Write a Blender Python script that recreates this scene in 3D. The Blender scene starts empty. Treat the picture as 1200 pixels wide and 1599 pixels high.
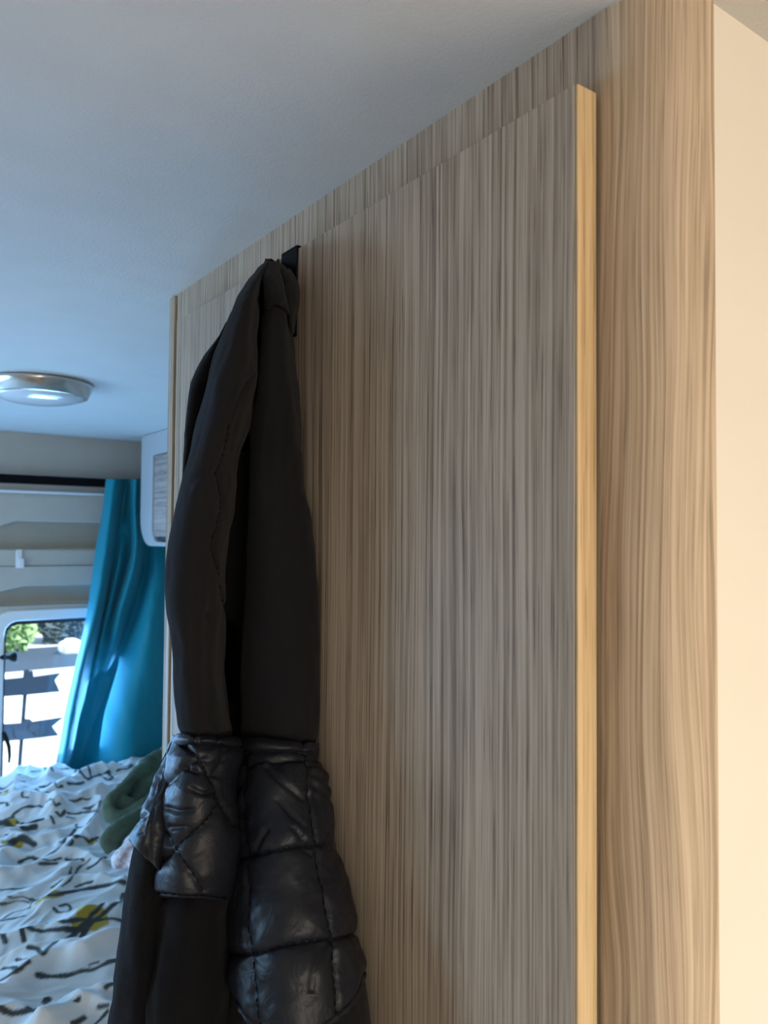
import bpy, bmesh, math, random
import numpy as np
from mathutils import Vector, Matrix

random.seed(4)
rng = np.random.default_rng(4)
S = bpy.context.scene
COL = S.collection

# ------------------------------------------------------------------ camera
EYE = 1.56                                   # camera height above the van floor
FPX = 1226.3                                 # focal length in pixels of the 1200x1599 frame
YAW, PITCH, ROLL = math.radians(35.678), math.radians(1.869), math.radians(0.451)
_f = np.array([math.sin(YAW)*math.cos(PITCH), math.cos(YAW)*math.cos(PITCH), math.sin(PITCH)])
_r0 = np.array([math.cos(YAW), -math.sin(YAW), 0.0]); _u0 = np.cross(_r0, _f)
_r = math.cos(ROLL)*_r0 + math.sin(ROLL)*_u0
_u = -math.sin(ROLL)*_r0 + math.cos(ROLL)*_u0
cam_d = bpy.data.cameras.new('camera')
cam = bpy.data.objects.new('camera', cam_d); COL.objects.link(cam)
cam.matrix_world = Matrix(((_r[0], _u[0], -_f[0], 0), (_r[1], _u[1], -_f[1], 0), (_r[2], _u[2], -_f[2], EYE), (0, 0, 0, 1)))
cam_d.sensor_fit = 'VERTICAL'; cam_d.sensor_height = 36.0; cam_d.sensor_width = 27.0
cam_d.lens = FPX/1599*36.0
cam_d.clip_start = 0.02; cam_d.clip_end = 200
cam_d.dof.use_dof = True; cam_d.dof.focus_distance = 0.62
cam_d.dof.aperture_fstop = cam_d.lens/2.3
S.camera = cam

# ------------------------------------------------------------------ world, lights, exposure
S.view_settings.view_transform = 'Standard'; S.view_settings.look = 'None'
S.view_settings.gamma = 1.0; S.view_settings.use_curve_mapping = False
S.view_settings.exposure = 0.60
W = bpy.data.worlds.new('sky'); S.world = W; W.use_nodes = True
wn = W.node_tree; wn.nodes.clear()
wo = wn.nodes.new('ShaderNodeOutputWorld'); wb = wn.nodes.new('ShaderNodeBackground')
sk = wn.nodes.new('ShaderNodeTexSky'); sk.sky_type = 'NISHITA'; sk.sun_disc = False
sk.sun_elevation = math.radians(48); sk.sun_rotation = math.radians(200)
wn.links.new(sk.outputs[0], wb.inputs[0]); wn.links.new(wb.outputs[0], wo.inputs[0])
wb.inputs[1].default_value = 0.4

def area(name, loc, target, sx, sy, power, color):
    l = bpy.data.lights.new(name, 'AREA'); l.shape = 'RECTANGLE'; l.size = sx; l.size_y = sy
    l.energy = power; l.color = color
    o = bpy.data.objects.new(name, l); COL.objects.link(o); o.location = loc
    o.rotation_euler = (Vector(target) - Vector(loc)).to_track_quat('-Z', 'Y').to_euler()
    return o
sun_d = bpy.data.lights.new('sun', 'SUN'); sun_d.energy = 9.0; sun_d.angle = math.radians(0.6); sun_d.color = (1, .95, .87)
sun = bpy.data.objects.new('sun', sun_d); COL.objects.link(sun)
sun.rotation_euler = Vector((-0.30, 0.62, -0.80)).to_track_quat('-Z', 'Y').to_euler()
# daylight through the windows of the van: both rear windows, the side window over the bed, the sliding door and the cab
area('daylight_rear_right', (0.64, 2.36, EYE-.43), (0.55, 0.6, EYE-.1), .44, .36, 5.4, (.19, .50, 1.0))
area('daylight_rear_left', (-0.30, 2.37, EYE-.43), (-.2, 0.6, EYE-.1), .44, .36, 6.8, (.19, .50, 1.0))
area('daylight_side', (-0.93, 1.70, EYE-.28), (0.4, 1.75, EYE-.5), .75, .36, 8.0, (.40, .68, 1.0))
area('daylight_sliding_door', (0.98, -0.95, EYE-.45), (0.0, -.45, EYE-.40), 1.0, 1.3, 8.4, (1.0, .85, .68))
area('daylight_cab', (-0.2, -2.35, EYE-.25), (0.1, 0.8, EYE-.1), 1.3, .6, 15.0, (1.0, .90, .79))

# ------------------------------------------------------------------ helpers
def ray(px, py):
    px = np.asarray(px, float); py = np.asarray(py, float)
    return _f + _r*((px - 600)/FPX)[..., None] - _u*((py - 799.5)/FPX)[..., None]
def onX(px, py, X):
    d = ray(px, py); p = d*(np.asarray(X)/d[..., 0])[..., None]; p[..., 2] += EYE; return p
def onY(px, py, Y):
    d = ray(px, py); p = d*(np.asarray(Y)/d[..., 1])[..., None]; p[..., 2] += EYE; return p
def onZ(px, py, Z):
    d = ray(px, py); p = d*((np.asarray(Z)-EYE)/d[..., 2])[..., None]; p[..., 2] += EYE; return p
def V3(p): return Vector((float(p[0]), float(p[1]), float(p[2])))

def props(o, label=None, cat=None, group=None, kind=None):
    if label: o['label'] = label
    if cat: o['category'] = cat
    if group: o['group'] = group
    if kind: o['kind'] = kind
    return o
def thing(name, loc, label, cat, group=None):
    o = bpy.data.objects.new(name, None); COL.objects.link(o); o.location = loc; o.empty_display_size = .05
    return props(o, label, cat, group)
def link(name, me, m, parent=None):
    o = bpy.data.objects.new(name, me); COL.objects.link(o)
    if m: me.materials.append(m)
    if parent is not None:
        o.parent = parent
        q = parent
        off = Vector((0, 0, 0))
        while q is not None: off += Vector(q.location); q = q.parent
        o.location = (0, 0, 0)
        o.data.transform(Matrix.Translation(-off))
    return o
def obj(name, bm, m, parent=None, smooth=False, bevel=0, seg=2):
    me = bpy.data.meshes.new(name); bmesh.ops.recalc_face_normals(bm, faces=bm.faces); bm.to_mesh(me); bm.free()
    if smooth: me.polygons.foreach_set('use_smooth', [True]*len(me.polygons))
    o = link(name, me, m, parent)
    if bevel:
        b = o.modifiers.new('bevel', 'BEVEL'); b.width = bevel; b.segments = seg; b.limit_method = 'ANGLE'
    return o
def struct(name, bm, m, parent=None, **k):
    o = obj(name, bm, m, parent, **k)
    if parent is None: o['kind'] = 'structure'
    return o
def box(bm, x0, x1, y0, y1, z0, z1):
    v = [bm.verts.new((x, y, z)) for x in (x0, x1) for y in (y0, y1) for z in (z0, z1)]
    for a in ((0, 1, 3, 2), (4, 6, 7, 5), (0, 4, 5, 1), (2, 3, 7, 6), (0, 2, 6, 4), (1, 5, 7, 3)):
        bm.faces.new([v[i] for i in a])
def boxb(*a):
    bm = bmesh.new(); box(bm, *a); return bm
def prism(bm, pts, axis, a, b):
    """polygon extruded along an axis; pts are the two other coordinates in x,y,z order"""
    def mk(p, t):
        c = list(p); c.insert('xyz'.index(axis), t); return bm.verts.new(c)
    A = [mk(p, a) for p in pts]; B = [mk(p, b) for p in pts]; n = len(pts)
    bm.faces.new(A); bm.faces.new(B[::-1])
    for i in range(n): bm.faces.new((A[i], A[(i+1) % n], B[(i+1) % n], B[i]))
def tube(bm, pts, rad, n=10, cap=True):
    pts = [Vector(p) for p in pts]; rings = []
    if not hasattr(rad, '__len__'): rad = [rad]*len(pts)
    for i, p in enumerate(pts):
        t = (pts[min(i+1, len(pts)-1)] - pts[max(i-1, 0)]).normalized()
        a = Vector((0, 0, 1)) if abs(t.z) < .9 else Vector((1, 0, 0))
        u = t.cross(a).normalized(); v = t.cross(u)
        rings.append([bm.verts.new(p + (u*math.cos(k*math.tau/n) + v*math.sin(k*math.tau/n))*rad[i]) for k in range(n)])
    for A, B in zip(rings, rings[1:]):
        for k in range(n): bm.faces.new((A[k], A[(k+1) % n], B[(k+1) % n], B[k]))
    if cap: bm.faces.new(rings[0][::-1]); bm.faces.new(rings[-1])
def lathe(bm, prof, c, n=64):
    rings = []
    for r, z in prof:
        if r < 1e-6: rings.append([bm.verts.new((c[0], c[1], c[2]+z))])
        else: rings.append([bm.verts.new((c[0]+r*math.cos(k*math.tau/n), c[1]+r*math.sin(k*math.tau/n), c[2]+z)) for k in range(n)])
    for A, B in zip(rings, rings[1:]):
        for k in range(n):
            f = [A[k % len(A)], A[(k+1) % n % len(A)], B[(k+1) % n % len(B)], B[k % len(B)]]
            f = list(dict.fromkeys(f))
            if len(f) > 2: bm.faces.new(f)
def _hash(i, j, k, s):
    h = (i*374761393 + j*668265263 + k*2147483647 + s*1274126177) & 0xffffffff
    h = ((h ^ (h >> 13))*1274126177) & 0xffffffff
    return ((h ^ (h >> 16)) & 0xffff)/65535.0
def vnoise(x, y, z=0.0, s=0):
    x = np.asarray(x, float); y = np.asarray(y, float); z = np.zeros_like(x) + z
    i, j, k = (np.floor(a).astype(np.int64) for a in (x, y, z))
    fx, fy, fz = x-i, y-j, z-k
    fx, fy, fz = (t*t*t*(t*(t*6-15)+10) for t in (fx, fy, fz))
    r = 0
    for a in (0, 1):
        for b in (0, 1):
            for c in (0, 1):
                r = r + _hash(i+a, j+b, k+c, s)*(fx if a else 1-fx)*(fy if b else 1-fy)*(fz if c else 1-fz)
    return r*2-1
def fbm(x, y, z=0.0, o=3, s=0):
    r = 0; a = 1.0; f = 1.0
    for q in range(o):
        r = r + a*vnoise(np.asarray(x)*f, np.asarray(y)*f, np.asarray(z)*f, s+q*7); a *= .5; f *= 2.03
    return r
def seg_dist(px, py, line):
    d = np.full(px.shape, 1e9)
    for (x0, y0), (x1, y1) in zip(line, line[1:]):
        dx, dy = x1-x0, y1-y0; L = dx*dx+dy*dy+1e-12
        t = np.clip(((px-x0)*dx+(py-y0)*dy)/L, 0, 1)
        d = np.minimum(d, np.hypot(px-x0-t*dx, py-y0-t*dy))
    return d
def spline(t, xs, ys):
    """smooth (monotone-ish cubic) interpolation through xs, ys"""
    xs = np.asarray(xs, float); ys = np.asarray(ys, float); t = np.asarray(t, float)
    m = np.gradient(ys, xs) if len(xs) > 1 else np.zeros_like(ys)
    i = np.clip(np.searchsorted(xs, t)-1, 0, len(xs)-2)
    h = xs[i+1]-xs[i]; s = np.clip((t-xs[i])/h, 0, 1)
    return (ys[i]*(1+2*s)*(1-s)**2 + m[i]*h*s*(1-s)**2 + ys[i+1]*s*s*(3-2*s) + m[i+1]*h*s*s*(s-1))
def smooth_line(pts, n=8):
    p = np.asarray(pts, float); t = np.r_[0, np.cumsum(np.hypot(*np.diff(p, axis=0).T[:2]))]
    q = np.linspace(0, t[-1], n*(len(p)-1)+1)
    return np.stack([spline(q, t, p[:, k]) for k in range(p.shape[1])], -1)
def grid_mesh(name, P, mat, parent=None, thick=0, attr=None, close_u=False):
    """P: rows x cols x 3"""
    nv, nu = P.shape[:2]
    me = bpy.data.meshes.new(name)
    idx = np.arange(nv*nu).reshape(nv, nu)
    f = np.stack([idx[:-1, :-1], idx[:-1, 1:], idx[1:, 1:], idx[1:, :-1]], -1).reshape(-1, 4)
    me.from_pydata(P.reshape(-1, 3).tolist(), [], f.tolist())
    me.polygons.foreach_set('use_smooth', [True]*len(me.polygons))
    if attr is not None:
        for k, a in attr.items():
            c = me.color_attributes.new(k, 'FLOAT_COLOR', 'POINT')
            c.data.foreach_set('color', a.reshape(-1).astype(np.float32))
    me.update()
    o = link(name, me, mat, parent)
    if thick:
        s = o.modifiers.new('thickness', 'SOLIDIFY'); s.thickness = thick; s.offset = -1; s.use_even_offset = False
    return o
def normals(P):
    du = np.gradient(P, axis=1); dv = np.gradient(P, axis=0)
    n = np.cross(du, dv); n /= (np.linalg.norm(n, axis=-1, keepdims=True)+1e-12)
    return n
def facing(P, n):
    """orient a whole grid's normals so that its middle faces the aisle (-X,-Y)"""
    s = (n[..., 0]*-.5 + n[..., 1]*-.85)
    return n if np.median(s) > 0 else -n

# ------------------------------------------------------------------ materials
def new_mat(name):
    m = bpy.data.materials.new(name); m.use_nodes = True; nt = m.node_tree
    b = nt.nodes['Principled BSDF']; return m, nt, b
def N(nt, t, **k):
    n = nt.nodes.new(t)
    for a, v in k.items(): setattr(n, a, v)
    return n
def Mth(nt, op, a, b=None, c=None):
    n = nt.nodes.new('ShaderNodeMath'); n.operation = op
    for i, v in enumerate((a, b, c)):
        if v is None: continue
        if isinstance(v, (int, float)): n.inputs[i].default_value = v
        else: nt.links.new(v, n.inputs[i])
    return n.outputs[0]
def noise(nt, vec, scale=1.0, detail=2.0, rough=.5, dist=0.0):
    n = nt.nodes.new('ShaderNodeTexNoise'); n.inputs['Scale'].default_value = scale
    n.inputs['Detail'].default_value = detail; n.inputs['Roughness'].default_value = rough
    n.inputs['Distortion'].default_value = dist
    if vec is not None: nt.links.new(vec, n.inputs['Vector'])
    return n.outputs['Fac']
def ramp(nt, fac, stops):
    r = nt.nodes.new('ShaderNodeValToRGB'); e = r.color_ramp.elements
    while len(e) < len(stops): e.new(.5)
    for s, (p, c) in zip(e, stops): s.position = p; s.color = (*c, 1)
    nt.links.new(fac, r.inputs[0]); return r.outputs[0]
def mix(nt, fac, a, b, mode='MIX'):
    m = nt.nodes.new('ShaderNodeMix'); m.data_type = 'RGBA'; m.blend_type = mode
    if isinstance(fac, (int, float)): m.inputs[0].default_value = fac
    else: nt.links.new(fac, m.inputs[0])
    for i, c in ((6, a), (7, b)):
        if isinstance(c, tuple): m.inputs[i].default_value = (*c, 1)
        else: nt.links.new(c, m.inputs[i])
    return m.outputs[2]
def bump(nt, b, h, strength, dist=.001):
    n = nt.nodes.new('ShaderNodeBump'); n.inputs['Strength'].default_value = strength; n.inputs['Distance'].default_value = dist
    nt.links.new(h, n.inputs['Height']); nt.links.new(n.outputs[0], b.inputs['Normal'])
def plain(name, c, rough=.5, metal=0.0, spec=.5):
    m, nt, b = new_mat(name); b.inputs['Base Color'].default_value = (*c, 1)
    b.inputs['Roughness'].default_value = rough; b.inputs['Metallic'].default_value = metal
    b.inputs['Specular IOR Level'].default_value = spec
    return m
def textured(name, c, rough, scale, bump_s, var=.12, dist=.001, spec=.4):
    m, nt, b = new_mat(name)
    tc = N(nt, 'ShaderNodeTexCoord').outputs['Object']
    n = noise(nt, tc, scale, 3, .6)
    n2 = noise(nt, tc, scale*.04, 2)
    lo = tuple(x*(1-var) for x in c); hi = tuple(min(1, x*(1+var)) for x in c)
    nt.links.new(ramp(nt, n2, [(.3, lo), (.7, hi)]), b.inputs['Base Color'])
    b.inputs['Roughness'].default_value = rough; b.inputs['Specular IOR Level'].default_value = spec
    bump(nt, b, n, bump_s, dist)
    return m
def wood(name, dark, mid, light, grain=1.0, wav=.010, pore=.5, horizontal=False, streak=1.0, seed=0.0, rough=.52):
    m, nt, b = new_mat(name)
    tc = N(nt, 'ShaderNodeTexCoord').outputs['Object']
    sp = N(nt, 'ShaderNodeSeparateXYZ'); nt.links.new(tc, sp.inputs[0])
    u = Mth(nt, 'SUBTRACT', sp.outputs[1], sp.outputs[0]); v = sp.outputs[2]
    if horizontal: u, v = v, u
    u = Mth(nt, 'ADD', u, seed)
    def vec(uu, su, sv, w=0.0):
        c = N(nt, 'ShaderNodeCombineXYZ')
        nt.links.new(Mth(nt, 'MULTIPLY', uu, su), c.inputs[0]); nt.links.new(Mth(nt, 'MULTIPLY', v, sv), c.inputs[1])
        c.inputs[2].default_value = w; return c.outputs[0]
    w1 = noise(nt, vec(u, 9, 2.2, 3.1), 1, 2)
    uw = Mth(nt, 'MULTIPLY_ADD', Mth(nt, 'SUBTRACT', w1, .5), wav, u)
    g = grain
    bands = noise(nt, vec(uw, 34*g, .4, 1.0), 1, 2)
    grn = noise(nt, vec(uw, 430*g, 1.7, 5.0), 1, 2, .55)
    brk = noise(nt, vec(uw, 520*g, 12, 6.0), 1, 2, .55)
    fine = noise(nt, vec(uw, 1100*g, 5, 8.0), 1, 2, .6)
    por = noise(nt, vec(uw, 900*g, 15, 12.0), 1, 2, .5)
    t = Mth(nt, 'MULTIPLY', bands, .20*streak)
    t = Mth(nt, 'MULTIPLY_ADD', grn, .62, t)
    t = Mth(nt, 'MULTIPLY_ADD', brk, .26, t)
    t = Mth(nt, 'MULTIPLY_ADD', fine, .34, t)
    t = Mth(nt, 'SUBTRACT', t, .21+.10*(streak-1))
    col = ramp(nt, t, [(.36, dark), (.50, mid), (.63, light)])
    pf = ramp(nt, por, [(.54, (0, 0, 0)), (.66, (1, 1, 1))])
    pf = Mth(nt, 'MULTIPLY', pf, ramp(nt, grn, [(.40, (1, 1, 1)), (.58, (.15, .15, .15))]))
    col = mix(nt, Mth(nt, 'MULTIPLY', pf, pore), col, tuple(x*.42 for x in dark))
    nt.links.new(col, b.inputs['Base Color'])
    b.inputs['Roughness'].default_value = rough; b.inputs['Specular IOR Level'].default_value = .16
    bump(nt, b, Mth(nt, 'SUBTRACT', t, Mth(nt, 'MULTIPLY', pf, .3)), .25, .0004)
    return m

M_board = wood('oak_laminate_board', (.21, .16, .12), (.41, .325, .248), (.535, .445, .355), 1.0, .010, .7)
M_wall = wood('oak_laminate_wall', (.24, .17, .12), (.43, .335, .25), (.55, .45, .345), .75, .012, .6, seed=3.3)
M_post = wood('oak_laminate_post', (.34, .25, .17), (.50, .385, .275), (.62, .49, .36), .9, .05, .4, seed=7.1, streak=1.15)
M_edge = wood('oak_edge_band', (.44, .29, .15), (.60, .43, .235), (.66, .49, .285), .55, .008, .45, seed=1.7)
M_lockdoor = wood('oak_locker_door', (.22, .18, .16), (.38, .32, .29), (.46, .40, .37), .16, .02, .2, horizontal=True, seed=2.0)
M_ceil = textured('ceiling_vinyl', (.62, .61, .58), .62, 420, .35, .02, .0012)
M_cream = textured('cream_laminate', (.74, .68, .58), .45, 300, .03, .015)
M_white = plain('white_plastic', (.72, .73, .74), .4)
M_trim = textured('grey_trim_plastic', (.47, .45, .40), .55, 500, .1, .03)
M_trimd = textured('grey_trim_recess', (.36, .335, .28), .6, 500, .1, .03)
M_black = plain('black_metal', (.004, .004, .005), .5, 0, .12)
M_track = plain('black_track', (.004, .004, .005), .7, 0, .1)
M_chrome = plain('brushed_nickel', (.62, .60, .57), .22, 1.0)
M_floor = textured('vinyl_floor', (.25, .2, .15), .5, 60, .1, .1)
M_mattress = textured('mattress_ticking', (.65, .64, .6), .8, 200, .2, .03)
M_base = plain('bed_base_wood', (.4, .32, .24), .5)
M_rubber = plain('rubber_gasket', (.03, .035, .045), .6)
M_knob = plain('black_knob_plastic', (.01, .014, .012), .7, 0, .15)

def fleece_mat(name, c1, c2):
    m, nt, b = new_mat(name)
    tc = N(nt, 'ShaderNodeTexCoord').outputs['Object']
    n = noise(nt, tc, 900, 3, .7); n2 = noise(nt, tc, 14, 3)
    lint = ramp(nt, noise(nt, tc, 1700, 2, .6), [(.62, (0, 0, 0)), (.74, (1, 1, 1))])
    base = mix(nt, n2, mix(nt, n, c1, tuple(x*1.5 for x in c1)), mix(nt, n, c2, tuple(x*1.5 for x in c2)))
    nt.links.new(mix(nt, Mth(nt, 'MULTIPLY', lint, .35), base, (.05, .046, .048)), b.inputs['Base Color'])
    b.inputs['Roughness'].default_value = .95; b.inputs['Specular IOR Level'].default_value = .08
    b.inputs['Sheen Weight'].default_value = .05; b.inputs['Sheen Roughness'].default_value = .45
    b.inputs['Sheen Tint'].default_value = (.8, .78, .8, 1)
    bump(nt, b, n, .5, .0012)
    return m
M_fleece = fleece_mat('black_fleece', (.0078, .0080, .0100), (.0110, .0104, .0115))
M_sleeve = fleece_mat('black_sleeve_darker', (.0036, .0037, .0046), (.0050, .0048, .0056))  # fleece shader with a darker base colour for both sleeves
def satin_mat():
    m, nt, b = new_mat('navy_satin_lining')
    tc = N(nt, 'ShaderNodeTexCoord').outputs['Object']
    n = noise(nt, tc, 16, 2, .5, .6)
    nt.links.new(ramp(nt, n, [(.35, (.0075, .0095, .0160)), (.65, (.0125, .0128, .0175))]), b.inputs['Base Color'])
    b.inputs['Roughness'].default_value = .45; b.inputs['Specular IOR Level'].default_value = .29
    b.inputs['Anisotropic'].default_value = .3
    w = noise(nt, tc, 55, 3, .55, 1.5); f = noise(nt, tc, 1400, 1)
    bump(nt, b, Mth(nt, 'MULTIPLY_ADD', f, .05, w), .45, .0024)
    return m
M_satin = satin_mat()
M_thread = plain('dark_thread', (.006, .007, .011), .8, 0, .1)
def glass_mat():
    m = bpy.data.materials.new('window_glass'); m.use_nodes = True; nt = m.node_tree; nt.nodes.clear()
    o = N(nt, 'ShaderNodeOutputMaterial'); t = N(nt, 'ShaderNodeBsdfTransparent'); g = N(nt, 'ShaderNodeBsdfGlossy')
    t.inputs[0].default_value = (.86, .94, .97, 1); g.inputs['Roughness'].default_value = .02
    f = N(nt, 'ShaderNodeFresnel'); f.inputs[0].default_value = 1.45
    x = N(nt, 'ShaderNodeMixShader'); nt.links.new(f.outputs[0], x.inputs[0]); nt.links.new(t.outputs[0], x.inputs[1]); nt.links.new(g.outputs[0], x.inputs[2])
    nt.links.new(x.outputs[0], o.inputs[0]); return m
M_glass = glass_mat()
def lens_mat():
    m, nt, b = new_mat('lamp_lens'); b.inputs['Base Color'].default_value = (.72, .76, .8, 1)
    b.inputs['Roughness'].default_value = .12; b.inputs['Coat Weight'].default_value = .5
    return m
def curtain_mat():
    m, nt, b = new_mat('teal_satin_curtain')
    tc = N(nt, 'ShaderNodeTexCoord').outputs['Object']
    n = noise(nt, tc, 500, 2)
    nt.links.new(ramp(nt, n, [(.3, (.004, .215, .29)), (.7, (.006, .245, .33))]), b.inputs['Base Color'])
    b.inputs['Roughness'].default_value = .55; b.inputs['Sheen Weight'].default_value = .08
    b.inputs['Specular IOR Level'].default_value = .25
    return m

# ------------------------------------------------------------------ setting
ZC = EYE + .2889                             # ceiling height
XW = .34                                     # face of the wood clad partition
XB = .3217                                   # front face of the wardrobe door
YF = .2326                                   # cream end wall of the cubicle
RR = .042                                    # radius of its rounded corner post
YR = 2.43                                    # inside of the rear doors
XL, XR, YFRONT = -.95, 1.05, -2.4
bm = bmesh.new(); box(bm, XL-.05, XR+.05, YFRONT-.05, YR+.02, ZC, ZC+.04); struct('ceiling', bm, M_ceil)
struct('floor', boxb(XL-.05, XR+.05, YFRONT-.05, YR+.08, -.05, 0), M_floor)
# left wall with the side window over the bed
bm = bmesh.new()
for b_ in ((YFRONT, 1.28, 0, ZC), (2.12, YR+.08, 0, ZC), (1.28, 2.12, 0, EYE-.48), (1.28, 2.12, EYE-.08, ZC)):
    box(bm, XL-.05, XL, *b_[:2], *b_[2:])
struct('wall_left', bm, M_trim)
bm = bmesh.new()
for b_ in ((YFRONT, -1.5, 0, ZC), (-.42, YR+.08, 0, ZC), (-1.5, -.42, EYE+.22, ZC)):
    box(bm, XR, XR+.05, *b_[:2], *b_[2:])
struct('wall_right', bm, M_trim)
bm = bmesh.new()
for b_ in ((XL, XR, 0, EYE-.58), (XL, XR, EYE+.08, ZC), (XL, -.87, EYE-.58, EYE+.08), (.87, XR, EYE-.58, EYE+.08)):
    box(bm, b_[0], b_[1], YFRONT-.05, YFRONT, b_[2], b_[3])
struct('wall_front', bm, M_trim)
# cubicle: wood clad side, cream end, rounded corner post, far post
YE0 = .8545; YE1 = .8785
struct('wall_side', boxb(XW, XW+.02, YF+RR, .90, 0, ZC), M_wall)
struct('wall_end', boxb(XW+RR, XR, YF+.0012, YF+.02, 0, ZC), M_cream)
bm = bmesh.new()
arc = [(XW+RR-RR*math.cos(a), YF+RR-RR*math.sin(a)) for a in np.linspace(0, math.pi/2, 24)]
inn = [(XW+RR-(RR-.006)*math.cos(a), YF+RR-(RR-.006)*math.sin(a)) for a in np.linspace(math.pi/2, 0, 24)]
prism(bm, arc + inn, 'z', 0, ZC)
o = struct('trim_1', bm, M_post)
for p in o.data.polygons: p.use_smooth = True
o.modifiers.new('edge', 'EDGE_SPLIT').split_angle = math.radians(40)
struct('trim_2', boxb(XW-.0006, XW+.02, .9085, .9255, 0, ZC), M_wall, bevel=.0012)
bm = boxb(XW+.02, XR, .885, .9255, 0, ZC); struct('wall_back', bm, M_wall)

# wardrobe door: the oak board that stands proud of the cubicle's side
YB0, YB1 = .2745, YE0-.0015
ZB0, ZB1 = .08, EYE+.2435
door = thing('wardrobe_door', (XB, (YB0+YB1)/2, ZB0), 'wide oak laminate door board with yellowish edge band, mounted flat on the wood partition', 'door')
obj('door_panel', boxb(XB, XW-.0025, YB0+.0016, YB1-.0016, ZB0, ZB1), M_board, door, bevel=.0008)
e = obj('edge_band', boxb(XB+.0003, XW-.0025, YB0, YB0+.0016, ZB0, ZB1-.0005), M_edge, door, bevel=.0012, seg=3)
props(e, 'yellowish oak edge band on the near vertical edge')
obj('edge_band', boxb(XB+.0003, XW-.0025, YB1-.0016, YB1, ZB0, ZB1-.0005), M_edge, door)
obj('mounting_batten', boxb(XW-.003, XW, YB0+.06, YB1-.06, ZB0+.1, ZB1-.06), M_base, door)

# over-door hook
hk0 = onX(440, 405, XB-.0016); hk1 = onX(464, 405, XB-.0016)
ya, yb = hk1[1], hk0[1]
hook = thing('over_door_hook', (XB, (ya+yb)/2, ZB1), 'flat black metal hook hanging over the top edge of the oak door', 'hook')
obj('strap', boxb(XB-.0019, XB-.0003, ya, yb, ZB1-.075, ZB1+.0022), M_black, hook, bevel=.0004)
obj('top_lip', boxb(XB-.0019, XW-.001, ya, yb, ZB1+.0004, ZB1+.0022), M_black, hook, bevel=.0004)
obj('back_lip', boxb(XW-.0024, XW-.0008, ya, yb, ZB1-.02, ZB1+.0022), M_black, hook)
bm = bmesh.new()
pk = [(XB-.002, -.070), (XB-.014, -.076), (XB-.028, -.072), (XB-.038, -.058), (XB-.041, -.042)]
prism(bm, [(x, ZB1+z) for x, z in pk] + [(x+.0015, ZB1+z+.002) for x, z in pk[::-1]], 'y', (ya+yb)/2-.008, (ya+yb)/2+.008)
obj('peg', bm, M_black, hook)

# ------------------------------------------------------------------ hooded jacket
jacket = thing('hooded_jacket', (XB-.05, .58, EYE+.15), 'black hooded fleece jacket with quilted satin yoke, hung by its hood from the black hook', 'jacket')
def arc_cols(n, t0, t1):
    th = np.linspace(t0, t1, n); return (1-np.cos(th))/2, np.sin(th)
def arc_grid(rows, n, t0=-.7, t1=math.pi+.7, step=3.0):
    """rows: (yL, yR, L, R, oL, oR, bulge): an arched strip of cloth; px,py,offset-from-door grids"""
    R = np.asarray(rows, float); t = (R[:, 0]+R[:, 1])/2
    q = np.linspace(t[0], t[-1], int(abs(t[-1]-t[0])/step)+2)
    yL, yR, L, Rr, oL, oR, bl = (spline(q, t, R[:, k])[:, None] for k in range(7))
    f, b = arc_cols(n, t0, t1)
    return L+(Rr-L)*f, yL+(yR-yL)*np.clip(f, 0, 1), oL+(oR-oL)*f+bl*b
def cloth(name, px, py, off, disp, mat, parent, thick=.0022, label=None):
    off = np.maximum(off, .0028)
    P = onX(px, py, XB-off)
    n = facing(P, normals(P))
    P = P + n*disp(px, py, P)[..., None]
    P[..., 0] = np.minimum(P[..., 0], XB-.0024)
    o = grid_mesh(name, P, mat, parent, 0)
    s = o.modifiers.new('thickness', 'SOLIDIFY'); s.thickness = thick
    me = o.data
    nz = np.array([p.normal[:] for p in me.polygons]); 
    s.offset = -1 if np.median(-.5*nz[:, 0]-.85*nz[:, 1]) > 0 else 1
    if label: o['label'] = label
    SURF[name] = (px, py, P, n)
    return o
SURF = {}
def threads(name, panel, lines):
    px, py, P, n = SURF[panel]; bm = bmesh.new(); fl = np.stack([px.ravel(), py.ravel()], -1); PP = P.reshape(-1, 3); NN = n.reshape(-1, 3)
    front = (NN[:, 0]*-.5+NN[:, 1]*-.85) > -.1
    for l in lines:
        pts = []
        for x, y in smooth_line(l, 10):
            d = np.hypot(fl[:, 0]-x, fl[:, 1]-y)+np.where(front, 0, 1e4); k = np.argsort(d)[:5]; w_ = 1/(d[k]+.3)
            if d[k[0]] < 3: pts.append((PP[k]*w_[:, None]).sum(0)/w_.sum()+NN[k[0]]*(.0005 if len(pts) % 3 else -.0005))
        if len(pts) > 3: tube(bm, pts, [.0005 if i % 3 else .0003 for i in range(len(pts))], 5)
    return obj(name, bm, M_thread, jacket, smooth=True)
def groove(px, py, lines, w, depth):
    d = np.full(px.shape, 1e9)
    for l in lines: d = np.minimum(d, seg_dist(px, py, smooth_line(l, 5)))
    return -depth*np.exp(-(d/w)**2), d

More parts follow.
